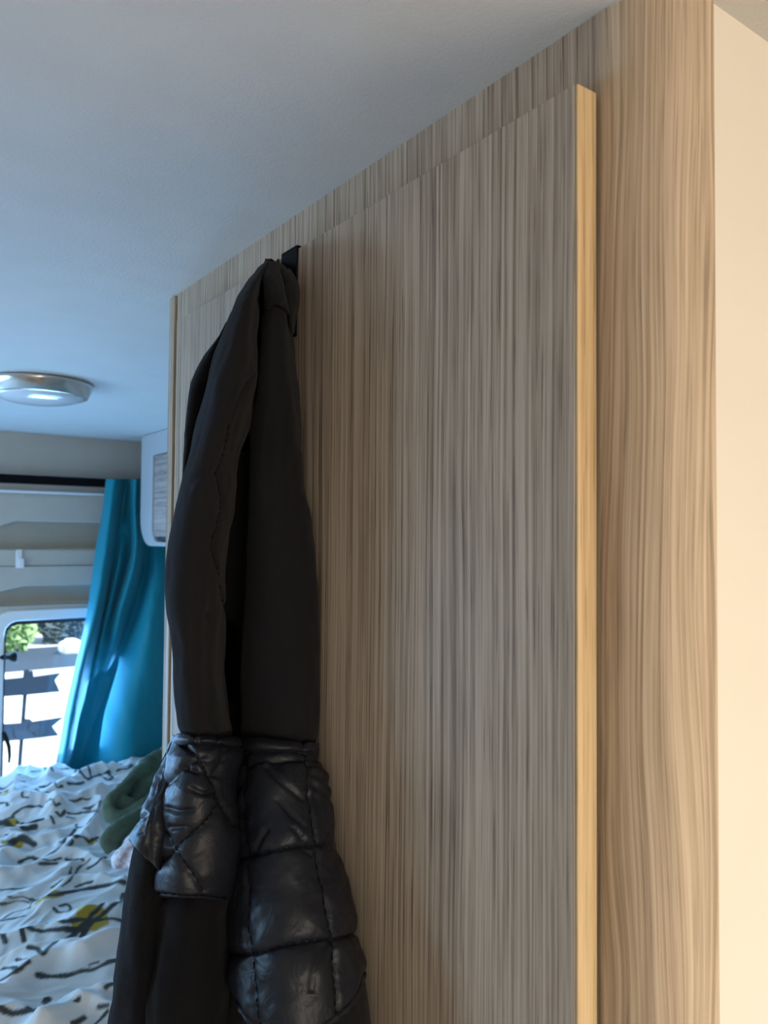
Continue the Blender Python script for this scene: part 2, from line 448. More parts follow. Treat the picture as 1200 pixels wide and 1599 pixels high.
# y, L, AR, BL, BR, oL, oAR, oBL, oBR
HD = np.array([
 (409, 414, 422, 424, 436, .038, .036, .036, .022),
 (416, 405, 420, 422, 446, .042, .038, .036, .018),
 (428, 398, 413, 418, 452, .047, .041, .037, .014),
 (445, 386, 407, 415, 455, .054, .043, .038, .012),
 (470, 371, 403, 414, 455, .061, .044, .039, .010),
 (495, 360, 401, 413, 455, .067, .045, .040, .008),
 (520, 348, 399, 411, 457, .072, .046, .041, .006),
 (550, 336, 400, 408, 460, .077, .047, .042, .005),
 (585, 324, 398, 405, 463, .083, .048, .043, .004),
 (622, 315, 393, 400, 467, .087, .050, .044, .004),
 (660, 305, 387, 397, 470, .091, .051, .045, .004),
 (710, 295, 373, 394, 472, .096, .053, .046, .004),
 (760, 284, 369, 391, 474, .100, .054, .046, .004),
 (806, 275, 365, 388, 480, .103, .054, .046, .004),
 (860, 265, 358, 385, 485, .105, .054, .046, .004),
 (900, 261, 355, 383, 488, .105, .054, .046, .004),
 (945, 262, 353, 381, 490, .105, .053, .046, .004),
 (1000, 267, 349, 379, 492, .103, .053, .046, .004),
 (1060, 272, 349, 377, 493, .101, .053, .046, .004),
 (1105, 275, 355, 375, 493, .100, .052, .046, .004),
 (1147, 279, 364, 373, 492, .099, .050, .046, .004), (1162, 279, 364, 373, 492, .098, .050, .045, .004)])
q = np.linspace(409, 1160, 264)
c = [spline(q, HD[:, 0], HD[:, k])[:, None] for k in range(9)]
yy = c[0]
top = np.clip((yy-409)/60, 0, 1)
fA, bA = arc_cols(60, -.75, math.pi+.75); fB, bB = arc_cols(56, -.8, math.pi+.6)
bulA = .010+.014*top; bulB = .006+.010*top
pxA = c[1]+(c[2]-c[1])*fA; oA = c[5]+(c[6]-c[5])*fA+bulA*bA
pxB = c[3]+(c[4]-c[3])*fB; oB = c[7]+(c[8]-c[7])*fB+bulB*bB
bk_ = np.linspace(0, 1, 10)[None, :-1]
x0_ = c[1]+(c[4]-c[1])*.50; pxK = x0_+(pxA[:, :1]-x0_)*bk_; oK = .003+(oA[:, :1]-.003)*bk_**.8      # the rear of the hood, back to the door
px = np.hstack([pxK, pxA, pxB]); off = np.hstack([oK, oA, oB])
slope = np.clip((yy-1050)/97, 0, 1)*14
py = yy + slope*(px-279)/213
# the cloth passes over the peg at the top: extra rows that turn back behind it
fold = [(2, .006, .9), (5, .014, .8), (12, .024, .7)]
ex = []
for dy, do, sc in fold[::-1]:
    m_ = px[0].mean(); ex.append((m_+(px[0]-m_)*sc, py[0]+dy-3, off[0]-do))
px = np.vstack([[e_[0] for e_ in ex], px]); py = np.vstack([[e_[1] for e_ in ex], py]); off = np.vstack([[e_[2] for e_ in ex], off])
seams = [[(392, 585), (377, 612), (366, 637), (358, 662), (350, 705), (341, 735), (342, 757), (345, 778), (338, 812), (328, 857), (339, 896), (351, 941), (356, 975)]]
creases = [[(350, 600), (358, 625), (352, 650)], [(300, 950), (320, 960), (330, 955)], [(425, 640), (418, 720), (424, 800)], [(405, 470), (430, 455), (446, 462)],
           [(372, 1000), (366, 1080), (373, 1140)], [(296, 760), (318, 740), (338, 740)]]
def hood_disp(px, py, P):
    a, d1 = groove(px, py, seams, 1.6, .0022)
    side = np.where(d1 < 60, np.exp(-(d1/14)**2)*.0004, 0)
    b, _ = groove(px, py, creases, 7.0, .0016)
    n = fbm(P[..., 1]*22, P[..., 2]*9, P[..., 0]*22, 3, 5)*.0030 + fbm(P[..., 1]*70, P[..., 2]*40, P[..., 0]*70, 2, 9)*.0007
    hem = np.exp(-((1147+(px-279)*14/213-py)/9)**2)*-.002
    return (a+side+b+n+hem)*np.clip((py-412)/25, 0, 1)
cloth('hood', px, py, off, hood_disp, M_fleece, jacket)
threads('seam_line', 'hood', [[p for p in seams[0] if p[1] > 650]])

def soft(a1, f1, a2, f2, s):
    return lambda px, py, P: fbm(P[..., 1]*f1, P[..., 2]*f1*.5, P[..., 0]*f1, 3, s)*a1 + fbm(P[..., 1]*f2, P[..., 2]*f2, P[..., 0]*f2, 2, s+3)*a2
# turned-back hem of the hood opening at the top
rows = [(408, 409, 417, 437, .040, .026, .008), (425, 428, 409, 441, .046, .026, .013), (445, 448, 411, 447, .049, .025, .014), (465, 470, 412, 452, .050, .022, .014),
        (486, 494, 413, 457, .048, .016, .014)]
px, py, off = arc_grid(rows, 40, -.5, math.pi+.4, 2)
ftmp = np.clip((px-412)/45, 0, 1)
py = py - (np.clip((py-455)/35, 0, 1))*14*np.sin(np.pi*np.clip(ftmp, 0, 1))**.8
cloth('hood_hem', px, py, off, lambda px, py, P: soft(.0016, 40, .0004, 120, 3)(px, py, P)*np.clip((py-410)/15, 0, 1), M_fleece, jacket, .003)
# the hood's other side, bulging over the hook between hem and door
rows = [(420, 420, 436, 452, .030, .016, .004), (432, 432, 440, 462, .031, .006, .008), (452, 452, 444, 468, .030, .004, .010), (478, 478, 448, 466, .026, .004, .009),
        (500, 500, 452, 461, .020, .004, .006), (522, 522, 455, 459, .012, .004, .003)]
px, py, off = arc_grid(rows, 30, -.6, math.pi+.5, 2)
cloth('hood_back', px, py, off, soft(.0015, 40, .0004, 120, 13), M_fleece, jacket, .002)
# far layer of the hood seen to the left of the front fold
rows = [(505, 505, 356, 362, .060, .040, .004), (520, 520, 346, 360, .064, .040, .006), (555, 555, 321, 352, .070, .042, .010), (585, 585, 305, 345, .074, .044, .010), (610, 610, 297, 335, .077, .046, .010),
        (625, 625, 295, 332, .078, .046, .010), (660, 660, 291, 328, .081, .047, .010), (710, 710, 287, 322, .085, .048, .010), (760, 760, 285, 318, .087, .048, .008), (800, 800, 283, 315, .087, .05, .006)]
px, py, off = arc_grid(rows, 40, -.6, math.pi*.8, 3)
cloth('hood_lining', px, py, off, soft(.0012, 30, .0004, 90, 23), M_fleece, jacket, .002)

# quilted pieces
def quilt(lines, amp, w, s, wr=.0015):
    L = [smooth_line(l, 5) for l in lines]
    def d_(px, py, P):
        d = np.full(px.shape, 1e9)
        for l in L: d = np.minimum(d, seg_dist(px, py, l))
        puff = amp*(1-np.exp(-(d/w)**1.1)) - .0016*np.exp(-(d/2.6)**2)
        pucker = np.exp(-d/11)*fbm(P[..., 1]*150, P[..., 2]*150, P[..., 0]*150, 2, s)*.0012
        big = fbm(P[..., 1]*28+P[..., 2]*12, P[..., 2]*20, P[..., 0]*28, 3, s+2)
        rid = 1-np.abs(fbm(P[..., 1]*45+P[..., 2]*25, P[..., 2]*26-P[..., 1]*20, P[..., 0]*40, 2, s+5))
        return puff + pucker + wr*big + wr*.5*(rid-.6)
    return d_
# far shoulder and sleeve at the left
rows = [(1150, 1150, 275, 330, .095, .05, .012), (1197, 1197, 252, 320, .106, .06, .014), (1258, 1258, 230, 310, .118, .07, .016), (1289, 1289, 217, 300, .124, .075, .018),
        (1327, 1327, 207, 295, .128, .08, .018), (1388, 1388, 196, 290, .133, .085, .018), (1465, 1465, 186, 285, .137, .09, .018), (1542, 1542, 177, 280, .141, .095, .018), (1660, 1660, 163, 270, .145, .10, .018), (1850, 1850, 140, 262, .150, .105, .016)]
far_seam = [(205, 1300), (213, 1318), (225, 1350), (238, 1372), (255, 1392), (290, 1410)]
px, py, off = arc_grid(rows, 44, -.7, math.pi*.9, 3)
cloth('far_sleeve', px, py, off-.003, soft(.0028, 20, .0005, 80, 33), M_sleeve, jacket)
rows = [(1150, 1150, 275, 330, .096, .05, .012), (1197, 1197, 252, 320, .107, .06, .014), (1250, 1258, 231, 310, .119, .07, .016), (1275, 1300, 220, 300, .125, .075, .018),
        (1300, 1350, 210, 295, .128, .08, .018), (1312, 1412, 206, 290, .130, .085, .018)]
px, py, off = arc_grid(rows, 44, -.7, math.pi*.9, 2)
cloth('far_shoulder_quilting', px, py, off, quilt([[(262, 1180), (240, 1240), (222, 1300)], [(275, 1160), (235, 1290), (232, 1365)], [(208, 1290), (260, 1240)]], .0025, 10, 41, .0010), M_satin, jacket, .002)
# near sleeve under the left quilted piece
rows = [(1330, 1330, 243, 380, .106, .060, .020), (1395, 1402, 241, 375, .110, .060, .024), (1411, 1411, 238, 372, .114, .060, .024), (1465, 1465, 231, 372, .118, .060, .024), (1519, 1519, 225, 372, .122, .060, .024),
        (1560, 1560, 218, 370, .126, .060, .024), (1599, 1599, 211, 368, .129, .060, .024), (1660, 1660, 200, 366, .133, .060, .024), (1850, 1850, 172, 360, .142, .060, .022)]
px, py, off = arc_grid(rows, 60, -.75, math.pi+.5, 3)
def sl(px, py, P):
    a, _ = groove(px, py, [[(222, 1560), (228, 1620), (226, 1660)], [(250, 1420), (243, 1500), (238, 1600)]], 6, .002)
    return a + soft(.0028, 18, .0005, 80, 53)(px, py, P)
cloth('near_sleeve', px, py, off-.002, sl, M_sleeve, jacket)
rows = [(1154, 1160, 275, 375, .099, .050, .020), (1175, 1180, 270, 378, .101, .052, .022), (1197, 1200, 265, 372, .103, .053, .024), (1227, 1228, 259, 368, .106, .055, .026), (1262, 1262, 254, 372, .108, .056, .026),
        (1292, 1292, 245, 376, .110, .057, .026), (1335, 1337, 240, 376, .112, .057, .026), (1365, 1370, 240, 374, .114, .057, .026), (1396, 1406, 242, 372, .114, .058, .025)]
QL1 = [[(288, 1162), (305, 1180), (320, 1198), (333, 1222), (342, 1247), (361, 1287)], [(349, 1172), (342, 1195), (334, 1212)], [(243, 1358), (273, 1326), (300, 1300), (319, 1286), (342, 1254)],
       [(252, 1288), (273, 1324), (299, 1360), (318, 1392)], [(258, 1232), (275, 1215), (300, 1192), (318, 1180)]]
px, py, off = arc_grid(rows, 70, -.75, math.pi+.5, 2)
def q1d(px, py, P):
    a, _ = groove(px, py, [[(268, 1262), (282, 1266), (298, 1264)], [(300, 1232), (318, 1240), (330, 1236)], [(272, 1292), (290, 1290)], [(290, 1200), (308, 1206)]], 4, .0028)
    hem = -.004*np.exp(-((py-1394-(px-242)*.08)/4)**2)
    return quilt(QL1, .0042, 14, 61)(px, py, P) + a + hem
cloth('near_shoulder_quilting', px, py, off, q1d, M_satin, jacket, .003)
# fleece body behind the right quilted piece
rows = [(1165, 1175, 384, 490, .046, .004, .012), (1235, 1235, 366, 508, .050, .004, .018), (1300, 1300, 370, 522, .052, .004, .022), (1365, 1365, 368, 536, .056, .004, .024), (1430, 1430, 362, 547, .060, .004, .026), (1511, 1511, 360, 566, .066, .004, .028),
        (1561, 1561, 355, 575, .070, .004, .029), (1599, 1599, 350, 579, .073, .004, .030), (1660, 1660, 342, 585, .078, .004, .030), (1900, 1900, 320, 610, .090, .004, .028)]
px, py, off = arc_grid(rows, 80, -.6, math.pi+.5, 3)
cloth('body_fleece', px, py, off, soft(.0022, 20, .0005, 80, 71), M_fleece, jacket)
useam = [(330, 1505), (357, 1541), (375, 1571), (391, 1598), (420, 1628), (470, 1632), (510, 1602), (533, 1585), (552, 1559), (563, 1528), (572, 1500)]
US = smooth_line(useam, 6)
rows = [(1158, 1166, 378, 492, .050, .005, .012), (1180, 1182, 378, 494, .052, .005, .015), (1208, 1208, 366, 502, .055, .005, .020), (1254, 1254, 358, 511, .058, .005, .024), (1292, 1292, 366, 517, .060, .005, .026), (1319, 1319, 371, 519, .062, .005, .027),
        (1373, 1373, 364, 534, .064, .005, .028), (1427, 1427, 359, 547, .067, .005, .029), (1465, 1465, 358, 552, .070, .005, .030), (1507, 1507, 358, 562, .073, .005, .031), (1561, 1561, 353, 571, .077, .005, .032), (1640, 1640, 345, 580, .082, .005, .033)]
QL2 = [[(475, 1168), (478, 1208), (487, 1285), (495, 1331), (504, 1407), (514, 1465), (522, 1519), (527, 1580)],
       [(386, 1170), (384, 1231), (383, 1304), (387, 1350), (391, 1427), (395, 1488), (401, 1561), (404, 1620)],
       [(368, 1343), (384, 1340), (426, 1329), (457, 1323), (493, 1321), (519, 1318)],
       [(355, 1492), (395, 1490), (434, 1480), (495, 1469), (518, 1467), (554, 1458)],
       [(384, 1201), (411, 1191), (441, 1191), (474, 1188), (496, 1188)], [(384, 1218), (368, 1238), (356, 1254), (368, 1285)]]
px, py, off = arc_grid(rows, 110, -.6, math.pi+.4, 2)
def q2d(px, py, P):
    a, _ = groove(px, py, [[(481, 1195), (495, 1258), (508, 1300)], [(436, 1252), (455, 1275), (474, 1292)], [(412, 1195), (440, 1225), (470, 1250)], [(458, 1296), (470, 1310)], [(470, 1326), (484, 1334)]], 4, .0016)
    b, _ = groove(px, py, [[(514, 1469), (498, 1484), (488, 1510), (484, 1545)], [(395, 1335), (418, 1298)], [(486, 1195), (505, 1205)], [(488, 1210), (508, 1228)], [(490, 1228), (512, 1252)]], 4, .0022)
    edge = -.003*np.exp(-(seg_dist(px, py, US)/4)**2)
    return quilt(QL2, .0040, 16, 81, .0020)(px, py, P) + a + b + edge
bq = cloth('body_quilting', px, py, off, q2d, M_satin, jacket, .003)
cut = (py > np.interp(px, US[:, 0], US[:, 1])).reshape(-1)
bm = bmesh.new(); bm.from_mesh(bq.data); bm.verts.ensure_lookup_table()
bmesh.ops.delete(bm, geom=[v for v in bm.verts if cut[v.index]], context='VERTS'); bm.to_mesh(bq.data); bm.free()
threads('stitching', 'near_shoulder_quilting', QL1[:1]+QL1[2:4]+[[(243, 1393), (270, 1396), (299, 1399), (357, 1404)]])
threads('stitching', 'body_quilting', QL2[:4])
l = US[(US[:, 0] > 352) & (US[:, 0] < 568)]
spx, spy, sP, sN = SURF['body_quilting']; fl = np.stack([spx.ravel(), spy.ravel()], -1)
bm = bmesh.new(); pts = []
for x, y in l:
    k = np.argmin(np.hypot(fl[:, 0]-x, fl[:, 1]-y)); pts.append(sP.reshape(-1, 3)[k])
pts = np.array(pts); pts[1:-1] = (pts[:-2]+pts[1:-1]*2+pts[2:])/4
tube(bm, pts, [.0019+.0006*(i % 3) for i in range(len(pts))], 8); obj('seam_binding', bm, M_satin, jacket, smooth=True)
# the jacket's back, between the far sleeve and the door
q_ = np.linspace(1110, 1845, 50)[:, None]; v_ = np.linspace(0, 1, 14)[None]
lx = np.interp(q_, [1110, 1160, 1258, 1388, 1660, 1845], [300, 300, 252, 222, 190, 168]); lo = np.interp(q_, [1110, 1258, 1660], [.075, .095, .115])
cloth('jacket_back', lx+(415-lx)*v_, q_+0*v_, lo+(.003-lo)*v_**.9, lambda px, py, P: px*0, M_fleece, jacket)
# neck band where the hood joins the quilting
def surf_tube(name, line, offs, rad, mat, n=8):
    l = smooth_line(line, 6); t = np.linspace(0, 1, len(l)); o_ = np.interp(t, np.linspace(0, 1, len(offs)), offs)
    bm = bmesh.new(); P = onX(l[:, 0], l[:, 1], XB-o_)
    tube(bm, P, [rad*(.8+.35*random.random()) for _ in P], n)
    return obj(name, bm, mat, jacket, smooth=True)
rows = [(1147, 1161, 277, 375, .101, .053, .0205), (1152, 1166, 276, 376, .103, .055, .022), (1158, 1170, 276, 377, .102, .054, .021)]
px, py, off = arc_grid(rows, 60, -.4, math.pi+.2, 1.5)
py2 = 1148+(px-277)*.062 + (py-py[:1])*1.0
cloth('neck_band', px, py2, off, quilt([[(340, 1148), (346, 1170)], [(310, 1146), (310, 1170)]], .002, 6, 91, .0012), M_satin, jacket, .002)
rows = [(1154, 1161, 372, 493, .050, .005, .0165), (1162, 1168, 374, 494, .052, .005, .018), (1175, 1179, 376, 495, .050, .005, .017)]
px, py, off = arc_grid(rows, 60, -.3, math.pi+.3, 1.5)
cloth('neck_band', px, py, off+.002, quilt([[(474, 1150), (476, 1185)], [(376, 1171), (420, 1177), (494, 1176)]], .002, 6, 95, .0014), M_satin, jacket, .002)

# ------------------------------------------------------------------ rear doors, window
def zY(px, py, Y): return float(onY(px, py, Y)[2])
def xY(px, py, Y): return float(onY(px, py, Y)[0])
YP = 2.405                                                     # face of the door trim
zt = zY(100, 815, YP); zr1 = zY(100, 858, YP); zr2 = zY(100, 914, YP); zr3 = zY(100, 943, YP)
wx0 = xY(6, 1000, YP); wx1 = wx0+.47; wz1 = zY(60, 968, YP); wz0 = wz1-.50
struct('wall_rear', boxb(XL, XR, YR-.005, YR+.01, EYE+.12, ZC), M_trim)
bm = bmesh.new()
xm = .10                                                       # where the two doors meet
def door_leaf(name, x0, x1, w0, w1, mirror):
    """a rear door: trim panel in strips with slanted recesses, window opening and window"""
    bm = bmesh.new()
    sl0 = xY(0, 823, YP)-.03; sl1 = xY(28, 812, YP)
    def strip(za, zb, sa, sb, down):
        # strip whose lower edge dips at one end by `down`
        if mirror: xs = (x1, w1-sa, w1-sb, x0)
        else: xs = (x0, w0+sa, w0+sb, x1)
        poly = [(xs[0], za), (xs[3], za), (xs[3], zb), (xs[2], zb), (xs[1], zb-down), (xs[0], zb-down)]
        prism(bm, poly, 'y', YP, YP+.045)
    dn = zt-zY(0, 826, YP)
    strip(EYE+.155, zt, -.035, xY(25, 812, YP)-wx0, dn)
    strip(zr1, zr2, -.03, xY(38, 914, YP)-wx0, zr2-zY(0, 927, YP))
    box(bm, x0, x1, YP, YP+.045, wz1, zr3)
    box(bm, x0, w0, YP, YP+.045, wz0, wz1); box(bm, w1, x1, YP, YP+.045, wz0, wz1)
    box(bm, x0, x1, YP, YP+.045, .05, wz0)
    d = struct(name, bm, M_trim, bevel=.004, seg=3)
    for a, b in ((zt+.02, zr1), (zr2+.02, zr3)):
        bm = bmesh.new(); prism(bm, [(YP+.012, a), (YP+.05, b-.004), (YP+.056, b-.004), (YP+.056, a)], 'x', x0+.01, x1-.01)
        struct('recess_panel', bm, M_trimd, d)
    bm = bmesh.new(); box(bm, x0+.02, x1-.02, YP-.0015, YP+.002, zY(100, 883, YP)-.001, zY(100, 883, YP)+.0005); struct('panel_joint', bm, M_rubber, d)
    return d
d1 = door_leaf('door_1', xm+.002, XR, wx0, wx1, False)
d2 = door_leaf('door_2', XL, xm-.002, xm-(wx0-xm)-.47, xm-(wx0-xm), True)
def rounded(x0, x1, z0, z1, r, n=6):
    pts = []
    for cx, cz, a0 in ((x1-r, z1-r, 0), (x0+r, z1-r, 90), (x0+r, z0+r, 180), (x1-r, z0+r, 270)):
        for k in range(n+1):
            a = math.radians(a0+90*k/n); pts.append((cx+r*math.cos(a), cz+r*math.sin(a)))
    return pts
def ring(bm, A, B, y0, y1):
    n = len(A); q = [[bm.verts.new((p[0], y, p[1])) for p in L] for L, y in ((A, y0), (B, y0), (B, y1), (A, y1))]
    for a in range(4):
        C, D = q[a], q[(a+1) % 4]
        for k in range(n): bm.faces.new((C[k], C[(k+1) % n], D[(k+1) % n], D[k]))
for i, (w0, w1) in enumerate(((wx0, wx1), (xm-(wx0-xm)-.47, xm-(wx0-xm)))):
    bm = bmesh.new(); ring(bm, rounded(w0-.03, w1+.03, wz0-.03, wz1+.03, .05), rounded(w0, w1, wz0, wz1, .035), YP-.008, YP+.03)
    w = struct('window_%d' % (i+1), bm, M_white, bevel=.003)
    bm = bmesh.new(); ring(bm, rounded(w0-.002, w1+.002, wz0-.002, wz1+.002, .036), rounded(w0+.007, w1-.007, wz0+.007, wz1-.012, .03), YP+.012, YP+.034)
    struct('gasket', bm, M_rubber, w)
    bm = bmesh.new(); prism(bm, rounded(w0+.001, w1-.001, wz0+.001, wz1-.001, .033), 'y', YP+.024, YP+.028)
    struct('pane', bm, M_glass, w)
# side window, windscreen glass
bm = bmesh.new()
for b_ in ((1.26, 1.30), (2.10, 2.14)): box(bm, XL-.04, XL+.008, *b_, EYE-.50, EYE-.06)
for b_ in ((EYE-.50, EYE-.46), (EYE-.10, EYE-.06)): box(bm, XL-.04, XL+.008, 1.30, 2.10, *b_)
w = struct('window_3', bm, M_white); struct('pane', boxb(XL-.03, XL-.026, 1.30, 2.10, EYE-.46, EYE-.10), M_glass, w)
# window stay knob and hanging strap at the window's left edge
kp = onY(3, 1026, YP+.0)
w1_ = bpy.data.objects['window_1']; x, y, z = kp
bm = bmesh.new(); tube(bm, [(x-.012, y+.004, z), (x+.016, y-.02, z), (x+.020, y-.02, z), (x+.030, y-.02, z), (x+.034, y-.02, z)], [.006, .007, .013, .016, .012], 14)
props(obj('stay_knob', bm, M_knob, w1_, smooth=True), 'small black stay knob')
lp = [onY(a, b, YP-.006) for a, b in ((5, 1144), (10, 1153), (14, 1166), (15, 1180), (14, 1191))]
bm = bmesh.new(); tube(bm, lp, [.006, .0055, .005, .004, .003], 8)
props(obj('latch_lever', bm, M_knob, w1_, smooth=True), 'thin black curved lever')

# curtain track, rod, clip
zk1 = zY(100, 751, 2.374)
props(obj('curtain_track', boxb(XL+.02, XR-.02, 2.374, YR-.006, zk1-.012, zk1+.012), M_track, bevel=.002), 'long black curtain track across the top of the rear doors', 'track')
bm = bmesh.new(); zr = zY(60, 768, 2.385)
tube(bm, [(XL+.05, 2.392, zr), (.3, 2.392, zr), (xY(140, 769, 2.392), 2.392, zr), (xY(160, 769, 2.392), 2.40, zr+.002), (xY(175, 768, 2.392), YP, zr+.003)], .0048, 10)
props(obj('curtain_rod', bm, M_white, smooth=True), 'thin white rod running just below the black curtain track', 'rod')
ch = onY(30, 873, YP-.006)
cl = thing('wall_clip', V3(ch), 'small white plastic clip on the grey rear door panel above the window', 'clip')
zc0, zc1 = zY(30, 887, YP-.006), zY(30, 858, YP-.006)
obj('clip_plate', boxb(ch[0]-.008, ch[0]+.008, YP-.006, YP, zc0, zc1), M_white, cl, bevel=.002)
obj('clip_tongue', boxb(ch[0]-.002, ch[0]+.012, YP-.014, YP-.006, zc0, zc0+.028), M_white, cl, bevel=.002)

# ------------------------------------------------------------------ curtain
CR = [ # y, then (px, depth) per column: left edge, fold1 crest, crease1, ridge2, crease2, ridge3, crease3, flat, right
 (748, [(166, .012), (178, -.012), (191, .020), (199, .035), (206, .000), (213, -.012), (222, .01), (240, .02), (275, .02)]),
 (800, [(160, .012), (173, -.020), (187, .022), (193, .036), (204, .004), (213, -.016), (224, .012), (242, .02), (275, .02)]),
 (860, [(150, .012), (165, -.024), (181, .018), (190, .000), (201, .024), (213, -.020), (228, .030), (244, .012), (275, .02)]),
 (960, [(137, .010), (150, -.026), (163, .022), (168, .004), (176, .022), (188, -.014), (207, .034), (236, -.020), (278, .02)]),
 (1060, [(113, .010), (124, -.028), (138, .022), (145, .026), (153, .032), (162, .035), (175, .033), (222, -.034), (275, .02)]),
 (1130, [(99, .010), (110, -.030), (122, .022), (127, .028), (133, .032), (139, .035), (147, .033), (205, -.040), (272, .01)]),
 (1230, [(81, .010), (92, -.032), (105, .020), (108, .026), (112, .031), (116, .033), (121, .026), (190, -.046), (270, .0)])]
ys_ = np.array([r_[0] for r_ in CR], float)
q = np.linspace(748, 1228, 160); cp = []; cd = []
for k in range(9):
    cp.append(spline(q, ys_, [r_[1][k][0] for r_ in CR])); cd.append(spline(q, ys_, [r_[1][k][1] for r_ in CR]))
cp = np.array(cp).T; cd = np.array(cd).T
uu = np.linspace(0, 8, 120); kk = np.arange(9)
px = np.array([spline(uu, kk, cp[i]) for i in range(len(q))]); dp = np.array([spline(uu, kk, cd[i]) for i in range(len(q))])
py = np.repeat(q[:, None], len(uu), 1)
P = onY(px, py, 2.322+np.clip(dp*1.35, -.060, .046))
P[..., 1] += fbm(P[..., 0]*14, P[..., 2]*5, 0, 3, 101)*.006 + fbm(P[..., 0]*40, P[..., 2]*14, 0, 2, 105)*.0018
cu = grid_mesh('curtain', P, curtain_mat(), None, .0018)
props(cu, 'teal satin curtain in loose folds beside the rear window, hanging down to the bed', 'curtain')

# ------------------------------------------------------------------ overhead locker
xl = .75
lk = thing('overhead_locker', (xl+.15, 1.7, ZC-.32), 'white framed overhead locker with grey oak door and rounded lower corner', 'cupboard')
yl1 = float(onX(219, 780, xl)[1]); zl0 = float(onX(247, 853, xl)[2]); yl0 = 1.05
bm = bmesh.new()
r_ = .085
prof = [(yl1, ZC-.0005), (yl0, ZC-.0005), (yl0, zl0)] + [(yl1-r_+r_*math.sin(a), zl0+r_-r_*math.cos(a)) for a in np.linspace(0, math.pi/2, 12)]
dy1 = float(onX(236.5, 780, xl)[1]); zd0 = float(onX(245, 838, xl)[2]); zd1 = float(onX(245, 709, xl)[2])
# rim: outer outline minus door opening, built as a bridged ring along X
inner = [(dy1, zd1), (yl0+.04, zd1), (yl0+.04, zl0+.012)] + [(dy1-.05+.05*math.sin(a), zl0+.012+.05-.05*math.cos(a)) for a in np.linspace(0, math.pi/2, 12)]
qd = [[bm.verts.new((x, p[0], p[1])) for p in L] for L, x in ((prof, xl), (inner, xl), (inner, xl+.03), (prof, xl+.03))]
for a in range(4):
    C, D = qd[a], qd[(a+1) % 4]; n = len(C)
    for k in range(n): bm.faces.new((C[k], C[(k+1) % n], D[(k+1) % n], D[k]))
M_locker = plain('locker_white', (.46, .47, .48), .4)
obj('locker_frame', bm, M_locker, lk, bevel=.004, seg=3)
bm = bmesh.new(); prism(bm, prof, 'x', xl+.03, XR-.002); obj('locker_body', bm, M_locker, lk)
obj('locker_door', boxb(xl+.006, xl+.024, yl0+.045, dy1-.002, zd0, zd1-.003), M_lockdoor, lk, bevel=.002)
M_grip = plain('grey_grip', (.10, .12, .16), .5)
obj('grip_strip', boxb(xl+.018, xl+.028, yl0+.045, dy1-.004, zl0+.014, zd0-.002), M_grip, lk)

# ------------------------------------------------------------------ ceiling lamp
lc = onZ(61, 597, ZC); lc = (float(lc[0]), float(lc[1]), ZC)
lamp = thing('ceiling_lamp', lc, 'round flush ceiling lamp with brushed nickel ring and clear domed lens over the bed', 'lamp')
Rl = .098
bm = bmesh.new(); lathe(bm, [(Rl-.006, -.0002), (Rl, -.003), (Rl-.002, -.008), (Rl-.011, -.027), (Rl-.015, -.029), (Rl-.018, -.026), (Rl-.018, -.010), (Rl-.03, -.0002)], lc, 96)
o = obj('lamp_ring', bm, M_chrome, lamp, smooth=True)
bm = bmesh.new(); lathe(bm, [(Rl-.0185, -.012)] + [((Rl-.0185)*math.cos(a), -.025-.017*math.sin(a)) for a in np.linspace(0, math.pi/2, 14)], lc, 96)
obj('lamp_lens', bm, lens_mat(), lamp, smooth=True)

# ------------------------------------------------------------------ bed
ZBED = EYE-.655
props(obj('bed_base', boxb(XL+.005, XR-.005, .93, 2.25, 0, ZBED-.20), M_base), 'wooden box base under the mattress at the rear of the van', 'bed base')
props(obj('mattress', boxb(XL+.012, XR-.012, .935, 2.245, ZBED-.20, ZBED-.05), M_mattress, bevel=.03, seg=4), 'pale mattress lying under the printed duvet', 'mattress')
def bpt(a): a = np.asarray(a, float); return onZ(a[:, 0], a[:, 1], ZBED)[:, :2]
O2 = lambda L: [(x/5.4545, 1180+y/5.4545) for x, y in L]
O3 = lambda L: [(x/5.4545, 1380+y/5.4545) for x, y in L]
xs = np.concatenate([np.linspace(XL+.01, .05, 60)[:-1], np.linspace(.05, .95, 330), np.linspace(.95, XR-.01, 12)[1:]])
ys2 = np.linspace(.93, 2.25, 460)
GX, GY = np.meshgrid(xs, ys2)
H = np.zeros_like(GX)
